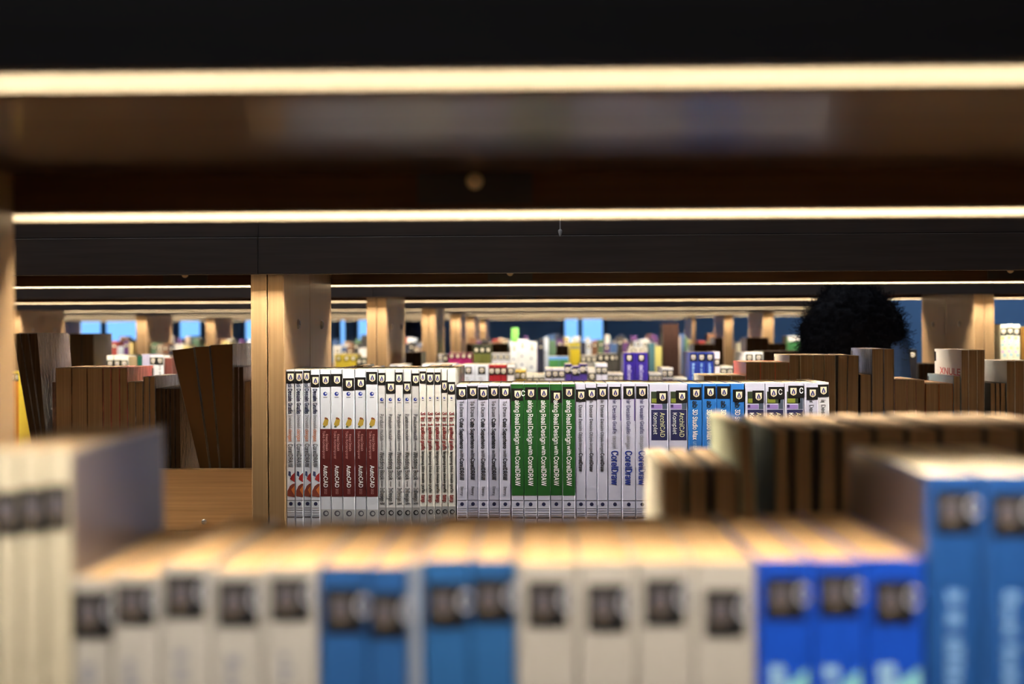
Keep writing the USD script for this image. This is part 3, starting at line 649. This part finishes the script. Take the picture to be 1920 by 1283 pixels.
# ---- rows beyond the in-focus one
def far_run(row, edges, tops, desc, rgb, group=None, lab=True, label_top=0.006, lw=0.0176, lh=0.0185, band=None, extra=None, fine=None, note='', film=0.4, depth=0.16, d_in=0.012, lean=0.0, papers=None, glyph=None):
    Y = ROWY[row] + d_in
    n = len(edges) - 1
    for i in range(n):
        tp = tops[i] if isinstance(tops, list) else tops
        x0, x1, zt = span(edges[i], edges[i + 1], tp, Y)
        w, h = x1 - x0 - 0.0006, zt - S
        col = rgb[i] if isinstance(rgb, list) else rgb
        nm = desc if n == 1 else '%s, %s' % (desc, place_in(i, n))
        t = book(nm + note, x0, Y + rng.uniform(-0.002, 0.002), w, h, depth, cover_mat(col, film), group if n > 1 else None, paper=papers, lean=lean)
        if band:
            for z0, z1, c in band:
                obj(t, 'spine_band', patch(0.0004, w - 0.0004, h - z1, h - z0, 0.0, 0.0001), plain(c))
        if lab:
            l = min(lw, w * 0.95)
            sticker(t, w / 2, h - label_top, l, lh, min(0.0095, l * 0.7), 0.0118, fine=fine if fine is not None else row == 'C', glyph=glyph, ex=-0.003 if glyph else 0.0, glyph_x=w / 2 + 0.003)
        if extra: extra(t, w, h, i)
# third row, middle bay, front side
LILACW = (206, 206, 218)
far_run('C', [731, 745, 762], 684, 'white book topping the red-banded ones, third row', LILACW, 'white books of the third row by its post', lab=False)
far_run('C', [791, 806, 822, 838, 854], 683, 'white book in the third row behind the slim white ones', LILACW, 'white books behind the slim ones', lab=False)
far_run('C', [854.5, 865], 685, 'light blue book of the third row beside white ones', (150, 186, 214))
far_run('C', [865.5, 891, 916], 684, 'wide white book of the third row beside the red trio', (204, 208, 222), 'wide white third-row books', extra=lambda t, w, h, i: [obj(t, 'imprint_line', patch(w * .3, w * (.5 + .1 * (k % 3)), h - .034 - .006 * k, h - .0325 - .006 * k), INK['grey']) for k in range(4)])
far_run('C', [916.5, 927.5, 939, 950], 684.5, 'red book of the third row', (156, 28, 40), 'red trio of the third row', label_top=0.007)
far_run('C', [951, 964.5], 684, 'white book of the third row right of the red trio', (214, 210, 214), label_top=0.008)
far_run('C', [966, 975.5, 986], 694, 'short yellow-tipped book of the third row', (200, 166, 66), 'yellow-tipped short books', band=[(.032, .2, (214, 200, 204))])
far_run('C', [987, 999.5, 1011, 1022], 702, 'very short white book of the third row, left of centre', (216, 212, 200), 'very short white books', label_top=0.009)
far_run('C', [1022.5, 1035, 1047.5, 1059], 691, 'short grey-spined book of the third row', (186, 182, 200), 'short grey-spined books')
far_run('C', [1059.6, 1073, 1087.5, 1102], [683.5, 687, 683], 'purple-footed book of the third row', (66, 48, 130), 'purple-footed books', label_top=0.003, lh=.022, glyph='C')
far_run('C', [1103, 1117], 691, 'cream book with low sticker in the third row', (214, 206, 200), label_top=0.012)
far_run('C', [1117.6, 1128, 1139], 682, 'pale lilac book of the third row beside the cream one', (204, 202, 222), 'pale lilac pair', label_top=0.009)
far_run('C', [1140, 1150, 1160, 1169], 700, 'very short pale book left of the violet pair', (200, 194, 196), 'very short pale books by violet pair')
def violet(t, w, h, i):
    obj(t, 'title_lettering', spine_text('deComego', w * 0.5, 0.0085, h - 0.030, 0.052, True), INK['lilac'])
far_run('C', [1169.6, 1190.5, 1215], 662, 'tall violet book with white lettering in the third row', (44, 24, 140), 'tall violet pair', extra=violet, label_top=0.004)
far_run('C', [1217, 1225, 1233, 1241], 700, 'very short pale book right of the violet pair', (206, 204, 206), 'very short pale books right of violet pair')
far_run('C', [1241.5, 1251.5, 1262.5], 690, 'white book with dark foot in the third row', (206, 206, 214), 'white dark-footed pair', label_top=0.006, band=[(.028, .2, (60, 40, 66))])
far_run('C', [1263.5, 1272, 1280, 1289], 709, 'lowest white book of the third row', (206, 208, 212), 'lowest white books')
def sky_lines(t, w, h, i):
    marks(t, w, h, 0.028, 0.06, 0.006, INK['lightblue'], i + 2)
far_run('C', [1293, 1308, 1324, 1338.5], 661, 'royal blue book of the third row', (26, 52, 150), 'royal blue trio', extra=sky_lines, label_top=0.004)
far_run('C', [1339.5, 1350], 660, 'pinkish white book beside the royal blue trio', (218, 206, 218), label_top=0.018)
far_run('C', [1351, 1363, 1375], 687, 'short white-topped book under the grey picture cover', (208, 210, 206), 'short white-topped pair')
far_run('C', [1396, 1415, 1431], 661, 'white book with two stickers above the orange cover', (222, 220, 222), 'white pair above the orange cover', label_top=0.005)
# third row, left bay and right bay
far_run('C', [18, 26.5, 35], 697, 'yellow and orange book seen past the black fan', (214, 186, 60), 'yellow and orange pair', band=[(.024, .2, (210, 130, 40))], label_top=0.006)
far_run('C', [200, 213.5, 226.5, 240], 667, 'white book with low sticker seen above the brown run', (222, 218, 204), 'white trio above the brown run', label_top=0.012)
far_run('C', [241, 249, 257], 669, 'drab book right of the white trio', (150, 130, 100), 'drab pair', lab=False)
far_run('C', [258.5, 265.5], 668, 'thin dark green book of the left bay', (24, 84, 64), lab=False)
far_run('C', [266.5, 273.5, 280.5], 665, 'lilac-grey book left of the lettered pair', (170, 166, 190), 'lilac-grey pair', lab=False)
def inky(t, w, h, i):
    marks(t, w, h, 0.026, 0.05, 0.005, INK['grey'], i + 4)
far_run('C', [281, 294, 307], 667, 'white lettered book above the dark run', (226, 226, 230), 'white lettered pair', extra=inky, label_top=0.005)
far_run('C', [308.5, 323], 672, 'brownish red book right of the lettered pair', (110, 60, 54), lab=False)
far_run('C', [345, 357, 369, 381, 393], 676, 'pale book hidden by the thick brown fan', (190, 186, 180), 'pale books behind the brown fan', lab=False)
far_run('C', [440, 452, 463, 475], 690, 'pale book seen beside the post of the third row', (200, 196, 200), 'pale books beside the post')
def spotted(t, w, h, i):
    for k, c in enumerate([(214, 200, 120), (190, 160, 196), (150, 186, 190), (220, 214, 140), (200, 170, 200), (160, 190, 200)]):
        obj(t, 'cover_picture', flat_poly(Point(w * (.35 + .3 * (k % 2)), h - .034 - .0085 * k).buffer(.0042, 4), 0.0, .0001), plain(c))
far_run('C', [1875.5, 1888, 1900, 1913], [609, 608, 609], 'tall pastel patterned book by the right edge', (214, 216, 190), 'tall pastel trio', extra=spotted, label_top=0.009)
far_run('C', [1914, 1926, 1938], 613, 'brown book behind the pastel trio', (120, 84, 30), 'brown pair by the pastel trio', lab=False)
far_run('C', [1703.5, 1720.5], 656, 'black book with sticker between collar and post', (26, 24, 30), label_top=0.004)
YCF = ROWY['C'] + 2 * DEP - 0.012 - 0.165
def rear(row, edges, top, label, group=None, rgb=DARKC):
    Y = ROWY[row] + 2 * DEP - 0.012 - 0.165
    rear_run(row, Y, many(edges, top, label, rgb, PAPER_DARK, 0, group))
rear('C', [130, 153, 176], 626, 'tall dark turned book of the third row above the brown run', 'tall dark third-row pair', (60, 56, 58))
rear('C', [760, 774, 790], 661.5, 'dark turned book of the third row between the posts', 'dark turned pair between posts')
rear('C', [1432, 1447, 1463, 1479, 1496, 1511], 659, 'dark turned book of the third row left of the hair', 'dark turned books left of the hair')
rear('C', [1722, 1732, 1742, 1752, 1761], 683, 'dark turned book in front of the right post', 'dark turned books by the right post')
# fourth row
YELLOW = (184, 160, 40)
far_run('D', [627.5, 642.5, 657, 668], 665, 'yellow book seen just right of the post, fourth row', YELLOW, 'yellow fourth-row trio', fine=False)
far_run('D', [669.5, 678, 687], 671, 'dark green book right of the yellow trio', (40, 56, 48), 'dark green pair', fine=False)
far_run('D', [821, 830], 664, 'dark and white book left of the magenta ones', (190, 186, 190), fine=False)
far_run('D', [830.5, 839.5], 665, 'black book left of the magenta ones', (22, 26, 24), fine=False)
far_run('D', [841, 853, 864, 875, 886], 662.5, 'magenta book of the fourth row', (164, 30, 100), 'magenta four', fine=False, label_top=0.002)
far_run('D', [887.5, 899, 910, 921], 648, 'olive book of the fourth row', (96, 98, 44), 'olive trio', fine=False, label_top=0.008, band=[(0.0, .03, (46, 52, 40))])
far_run('D', [922, 934, 945, 956], 663, 'white stickered book under the tall white trio', (208, 206, 212), 'white stickered trio', fine=False, label_top=0.005)
def two_marks(t, w, h, i):
    for k, r in ((.062, .0035), (.094, .0045)):
        obj(t, 'publisher_mark', flat_poly(Point(w * .42, h - k).buffer(r, 4), 0.0, .0001), INK['violet'])
far_run('D', [957, 971, 989, 1006.5], [642, 636.5, 641], 'tall white book of the fourth row', (224, 224, 222), 'tall white trio', fine=False, extra=two_marks, label_top=0.012, lw=0.009)
far_run('D', [1029, 1049, 1066], 669, 'light blue and green book of the fourth row', (96, 150, 214), 'blue and green pair', lab=False, band=[(.012, .2, (70, 130, 70))])
far_run('D', [1069, 1088], 642.5, 'tall yellow book of the fourth row', (178, 156, 30), fine=False, lab=False, band=[(.0, .008, (150, 140, 60)), (.014, .024, (110, 110, 90))])
far_run('D', [1089.5, 1099, 1109, 1119], 667, 'grey stickered book right of the tall yellow one', (150, 146, 140), 'grey stickered trio', fine=False)
far_run('D', [1121, 1132, 1143, 1154, 1158], 664, 'dark stickered book left of the violet pair', (70, 66, 60), 'dark stickered run', fine=False)
far_run('D', [1243, 1258.5, 1273], [607.5, 607], 'very tall dark brown binder on the fourth row', (52, 30, 22), 'very tall brown binders', lab=False)
far_run('D', [1180, 1196, 1214], 652, 'whitish book above the violet pair', (190, 184, 170), 'whitish pair', fine=False)
far_run('D', [1218, 1228, 1241], [644, 650], 'teal and cream book left of the brown binders', [(70, 110, 120), (196, 186, 110)], 'teal and cream pair', lab=False)
rear('D', [1043, 1054, 1066], 649, 'dark turned book left of the tall yellow one', 'dark turned pair by yellow')
rear('D', [874, 886, 898, 911, 924, 938, 953], 645, 'dark turned book above the magenta and olive ones', 'dark turned six')
rear('D', [1301, 1315, 1328, 1340], 646, 'low dark turned book between the far right posts', 'low dark turned trio')
rear('D', [1340.5, 1348, 1356], 634, 'taller dark turned book between the far right posts', 'taller dark turned pair')
rear('D', [1399.5, 1413, 1427, 1441], 633.5, 'dark turned book before the tan far post', 'dark turned trio before far post')
rear('D', [1441.5, 1452, 1463, 1474], 644.5, 'low dark turned book right of the tan far post', 'low turned trio right of far post')
# fifth row: a row of blurred books in the stretches that show
PAL = [(214, 210, 206), (196, 190, 180), (60, 56, 54), (150, 60, 54), (70, 96, 140), (40, 44, 60), (200, 180, 120), (84, 110, 84), (170, 150, 130), (120, 84, 60), (190, 196, 206), (96, 60, 110)]
PALN = ['white', 'pale grey', 'charcoal', 'dull red', 'blue', 'navy', 'straw', 'sage', 'beige', 'brown', 'ice grey', 'plum']
SEG_E = [(124, 256, 'left of the first far post', 648), (283, 380, 'between the two far left posts', 652), (404, 468, 'just left of the main post', 648), (626, 686, 'right of the main post', 652), (757, 790, 'between third and fourth posts', 648), (880, 955, 'left of the tall white trio', 640), (1008, 1068, 'right of the tall white trio', 640), (1090, 1240, 'above the violet pair', 640)]
rE = random.Random(21)
for a, b, where, base in SEG_E:
    x, k, items = a, 0, []
    while x < b - 6:
        wpx = rE.uniform(8.5, 15)
        items.append((x, min(x + wpx, b))); x += wpx
    last = None
    for k, (p, q) in enumerate(items):
        ci = rE.randrange(len(PAL))
        if ci == last: ci = (ci + 1) % len(PAL)
        last = ci
        far_run('E', [p, q - 0.3], base + rE.uniform(-9, 6), '%s book on the fifth row, %s, %s from left' % (PALN[ci], where, ORD[k]), PAL[ci], fine=False, lab=rE.random() < 0.7, label_top=rE.uniform(.004, .02))
far_run('E', [959, 972], 615, 'bright green tall book above the tall white trio', (120, 190, 90), lab=False)
far_run('E', [1477, 1486, 1494, 1503, 1512], 630.5, 'white-topped green book beside the hair', (60, 120, 70), 'white-topped green four', lab=False, band=[(0.0, .026, (206, 200, 200))])
far_run('E', [1385, 1393, 1400], 643, 'pale blurred book between far right posts', (180, 176, 150), 'pale blurred pair', lab=False)
# sixth and last row: too small to tell apart, one mass of books each
for row, segs, nm in (('F', [(120, 470), (625, 690), (757, 792), (880, 1340), (1375, 1412)], 'sixth'), ('G', [(120, 470), (625, 690), (757, 792), (880, 1300)], 'last')):
    r2 = random.Random(5 + ord(row))
    Y = ROWY[row] + 0.015
    by = {}
    ZS = S + 0.0004
    for a, b in segs:
        x, xe = at(a, 640, Y)[0], at(b, 640, Y)[0]
        while x < xe:
            w = r2.uniform(0.018, 0.045)
            ok = all(not (bay_span(row, q)[0] - TH - .002 < x + w and x < bay_span(row, q)[0] + TH + .002) for q in (-3, -2, -1, 0, 1))
            if ok:
                by.setdefault(r2.randrange(len(PAL)), []).append(bx(x, x + w - .0006, Y, Y + .16, ZS, S + r2.uniform(.20, .31)))
            x += w
    t = thing('far_books', 'blurred mass of many-coloured books on the %s row of cases' % nm, 'books', kind='stuff')
    for c in sorted(by):
        obj(t, 'book_mass', cat(by[c]), plain(PAL[c], 0.5))
#PEOPLE
# ------------------------------------------------------------------ people
def ball(c, r):
    return m3.Manifold.sphere(r, 20).translate([float(v) for v in c])
def hull(*cr):
    return m3.Manifold.batch_hull([ball(c, r) for c, r in cr])
def finish(parts, edge=0.012, it=8):
    u = m3.Manifold.batch_boolean(parts, m3.OpType.Add).refine_to_length(edge)
    me = u.to_mesh()
    t = trimesh.Trimesh(me.vert_properties[:, :3], me.tri_verts, process=True)
    trimesh.smoothing.filter_taubin(t, 0.5, 0.53, iterations=it)
    return t
SKIN = mat('brown_skin', {'p': ('principled_bsdf', {'base_color': (0.36, 0.19, 0.11), 'roughness': 0.5, 'subsurface_weight': 0.1, 'subsurface_scale': 0.01})}, [], 'p.BSDF')
def arm(s, reach):
    return (s * .165, -.01, 1.245), (s * .205, -.03, .985), (s * .20, .055, .755), (0.0, .12, -.99), (0.0, .99, .12)
def person(label, loc, rotz, scale, top, trousers, curly=True, group=None):
    t = thing('person', label, 'person', loc, (0, 0, rotz))
    sc = lambda m: (m.apply_scale(scale), m)[1]
    J = {}
    body = [hull(((0, 0.005, 1.495), .078), ((0, -.035, 1.485), .078), ((0, .028, 1.43), .062), ((0, .045, 1.385), .038)),
            hull(((0, .088, 1.452), .008), ((0, .106, 1.428), .011), ((0, .085, 1.425), .016)),
            hull(((0, .072, 1.397), .014), ((-.014, .068, 1.397), .012), ((.014, .068, 1.397), .012)),
            hull(((0, -.02, 1.41), .05), ((0, -.03, 1.29), .055)),
            hull(((-.10, -.01, 1.22), .075), ((.10, -.01, 1.22), .075), ((-.08, 0, 1.02), .08), ((.08, 0, 1.02), .08)),
            hull(((-.08, 0, 1.02), .08), ((.08, 0, 1.02), .08), ((-.09, 0, .86), .09), ((.09, 0, .86), .09))]
    for s in (-1, 1):
        body.append(hull(((s * .077, -.01, 1.452), .012), ((s * .079, -.014, 1.43), .011), ((s * .083, -.016, 1.465), .010)))
        sh, el, wr, hd, hl = arm(s, curly)
        body += [hull((sh, .050), (el, .036)), hull((el, .036), (wr, .025)), hull(((s * .10, -.01, 1.24), .06), (sh, .052))]
        wr, hd, hl = np.array(wr), np.array(hd), np.array(hl)
        kn0 = wr + hd * .075
        body.append(hull((wr, .022), (kn0 + hl * .03, .0125), (kn0 - hl * .028, .0125)))
        nrm = np.cross(hd, hl) * s
        for k, L in enumerate((.062, .072, .068, .052)):
            b0 = kn0 + hl * (.027 - .0178 * k); b1 = b0 + hd * L * .55 + nrm * .006; b2 = b1 + hd * L * .40 + nrm * .018
            body += [hull((b0, .0088), (b1, .008)), hull((b1, .008), (b2, .0068))]
        th0 = wr + hd * .025 + hl * .022; th1 = th0 + hd * .030 + hl * .024 + nrm * .01; th2 = th1 + hd * .028 + hl * .006 + nrm * .006
        body += [hull((th0, .011), (th1, .0095)), hull((th1, .0095), (th2, .008))]
        hp, kn, an = (s * .088, 0, .84), (s * .095, .01, .46), (s * .095, -.015, .085)
        body += [hull((hp, .085), (kn, .055)), hull((kn, .055), (an, .036)), hull((an, .036), ((s * .105, .12, .03), .026), ((s * .095, -.04, .035), .03))]
    obj(t, 'body', sc(finish(body, 0.013)), SKIN, smooth=True)
    for s in (-1, 1):
        e = trimesh.creation.icosphere(2, 0.0115); e.apply_translation((s * .030, .082, 1.452)); obj(t, 'eye', sc(e), plain((225, 222, 218), 0.2))
        p = trimesh.creation.icosphere(2, 0.0055); p.apply_translation((s * .030, .0905, 1.452)); obj(t, 'iris', sc(p), plain((30, 18, 12), 0.2))
    coat = [hull(((-.10, -.012, 1.225), .092), ((.10, -.012, 1.225), .092), ((-.085, 0, 1.02), .098), ((.085, 0, 1.02), .098)),
            hull(((-.085, 0, 1.02), .098), ((.085, 0, 1.02), .098), ((-.092, 0, .82), .108), ((.092, 0, .82), .108)),
            hull(((-.03, -.03, 1.32), .06), ((.03, -.03, 1.32), .06), ((-.10, -.012, 1.245), .075), ((.10, -.012, 1.245), .075))]
    for s in (-1, 1):
        sh, el, wr, hd, hl = arm(s, curly); wr = np.array(wr) - np.array(hd) * .03
        coat += [hull((sh, .064), (el, .046)), hull((el, .046), (wr, .036)), hull(((s * .10, -.01, 1.24), .075), (sh, .066))]
    if curly:   # the hood lying in folds behind the neck
        coat += [hull(((-.06, -.09, 1.30), .036), ((.05, -.09, 1.30), .036), ((-.03, -.104, 1.455), .020), ((.012, -.106, 1.468), .018)),
                 hull(((-.085, -.04, 1.30), .035), ((-.06, -.10, 1.30), .036), ((-.04, -.098, 1.42), .020)), hull(((.085, -.04, 1.30), .035), ((.06, -.10, 1.30), .036), ((.03, -.098, 1.42), .020))]
    obj(t, 'hoodie' if curly else 'shirt', sc(finish(coat, 0.014)), top, smooth=True)
    legs = [hull(((-.09, 0, .86), .102), ((.09, 0, .86), .102), ((-.09, 0, .80), .10), ((.09, 0, .80), .10))]
    for s in (-1, 1):
        legs += [hull(((s * .09, 0, .82), .10), ((s * .095, .01, .46), .072)), hull(((s * .095, .01, .46), .072), ((s * .095, -.012, .09), .062))]
    obj(t, 'trousers', sc(finish(legs, 0.016)), trousers, smooth=True)
    for s in (-1, 1):
        obj(t, 'shoe', sc(finish([hull(((s * .095, -.05, .045), .042), ((s * .105, .13, .035), .033), ((s * .098, .03, .06), .044)), m3.Manifold.cube([.085, .26, .022], True).translate([s * .1, .04, .012])], 0.014)), plain((40, 38, 40), 0.6), smooth=True)
    if curly:
        ico = trimesh.creation.icosphere(5, 1.0)
        v = np.array(ico.vertices)
        n = meshkit.fbm(v * 3.2 + 5, 4, 3) - 0.5; n2 = meshkit.fbm(v * 13 + 9, 3, 8) - 0.5
        r = 1 + 0.16 * n + 0.16 * n2
        lo = v[:, 2] < 0
        rad = np.hypot(v[:, 0], v[:, 1]) + 1e-6; keep = np.sqrt(np.clip(1 - (np.clip(-v[:, 2], 0, 1)) ** 3.5, 0.02, 1)) / np.sqrt(np.clip(1 - v[:, 2] ** 2, 0.02, 1))
        lo &= v[:, 1] > -0.05
        v[lo, :2] *= np.minimum(keep, 1.7)[lo, None]
        v = v * r[:, None] * np.array((.100, .109, .125)) + np.array((0, -.010, 1.468))
        low = v[:, 2] < 1.40
        front = (v[:, 1] > 0.085) & (v[:, 2] < 1.44) & (abs(v[:, 0]) < .04)
        v[front, 1] = 0.085 + (v[front, 1] - 0.085) * 0.5
        ico.vertices = v
        obj(t, 'hair', sc(ico), plain((9, 10, 20), 0.75, spec=0.2), smooth=True)
        r3 = np.random.RandomState(4); N = 5200
        pick = r3.randint(0, len(v), N); pts, cnt = [], []
        c0 = np.array((0, -.010, 1.468)); nrm = v[pick] - c0; nrm /= np.linalg.norm(nrm, axis=1)[:, None]
        ok = ~front[pick] & ~((v[pick, 2] < 1.45) & (v[pick, 1] < -0.045))
        for k in np.nonzero(ok)[0]:
            p0, d = v[pick[k]] * 1.0, nrm[k]
            a = np.cross(d, (0.3, 0.5, 0.8)); a /= np.linalg.norm(a); b = np.cross(d, a); ph = r3.rand() * 6.28; L = .008 + .013 * r3.rand(); lean = r3.randn(3) * .006
            for q in range(6):
                f = q / 5
                pts.append((p0 - d * .004 + d * L * f + lean * f + (a * math.cos(ph + f * 8) + b * math.sin(ph + f * 8)) * .0032 * f ** .5) * scale)
            cnt.append(6)
        cv = UsdGeom.BasisCurves.Define(stage, numbered(t, 'hair_curls'))
        cv.CreateTypeAttr('linear'); cv.CreateCurveVertexCountsAttr(Vt.IntArray(cnt)); cv.CreatePointsAttr(Vt.Vec3fArray.FromNumpy(np.array(pts, np.float32)))
        cv.CreateWidthsAttr(Vt.FloatArray([0.0007])); cv.SetWidthsInterpolation('constant')
        UsdShade.MaterialBindingAPI.Apply(cv.GetPrim()).Bind(plain((9, 10, 20), 0.75, spec=0.2))
    else:
        ico = trimesh.creation.icosphere(4, 1.0); v = np.array(ico.vertices)
        v = v * (1 + 0.05 * (meshkit.fbm(v * 3, 3, 2)[:, None] - .5)) * np.array((.098, .112, .135)) + np.array((0, -.015, 1.465))
        front = (v[:, 1] > 0.055) & (v[:, 2] < 1.50) & (abs(v[:, 0]) < .06); v[front, 1] = 0.055
        ico.vertices = v
        obj(t, 'head_scarf', sc(ico), plain((20, 44, 84), 0.7), smooth=True)
        obj(t, 'head_scarf', sc(finish([hull(((0, -.05, 1.34), .075), ((-.05, -.02, 1.27), .075), ((.05, -.02, 1.27), .075))], 0.014)), plain((20, 44, 84), 0.7), smooth=True)
    return t
PH = at(1600, 600, 3.02)
person('person with frizzy dark hair in a blue hoodie, standing in the aisle', (PH[0] - .012, 3.02, 0), 60, 1.0, grain('blue_fleece', (0.12, 0.27, 0.72), (0.16, 0.33, 0.82), (240, 240, 240), rough=0.9, spec=0.1), plain((30, 30, 36), 0.8))
P2 = at(772, 630, 11.4)
person('far blurred person in pale grey top and navy headscarf between the posts', (P2[0], 11.4, 0), 12, 1.12, plain((150, 154, 172), 0.8), plain((40, 40, 50), 0.8), curly=False)

# ------------------------------------------------------------------ the white cord with its bead in front of the second row's fascia
b0 = at(1050.3, 443.5, 2.045)
t = thing('hanging_cord', 'thin white cord with small bead hanging before the dark fascia', 'cord', (b0[0], 2.045, 0))
c = trimesh.creation.cylinder(0.0010, 2.0 - b0[2] - 0.005, sections=8); c.apply_translation((0, 0, (2.0 + b0[2] + 0.005) / 2 + 0.00))
obj(t, 'cord', c, plain((205, 205, 208), 0.5))
prof = np.array([(0.0, 0.0), (0.0010, 0.0004), (0.0013, 0.0022), (0.0022, 0.0062), (0.0021, 0.0082), (0.0009, 0.0096), (0.0, 0.0098)])
bead = trimesh.creation.revolve(prof * np.array([1.35, 1.1]), sections=16); bead.apply_translation((0, 0, b0[2]))
obj(t, 'bead', bead, plain((245, 245, 245), 0.3), smooth=True)
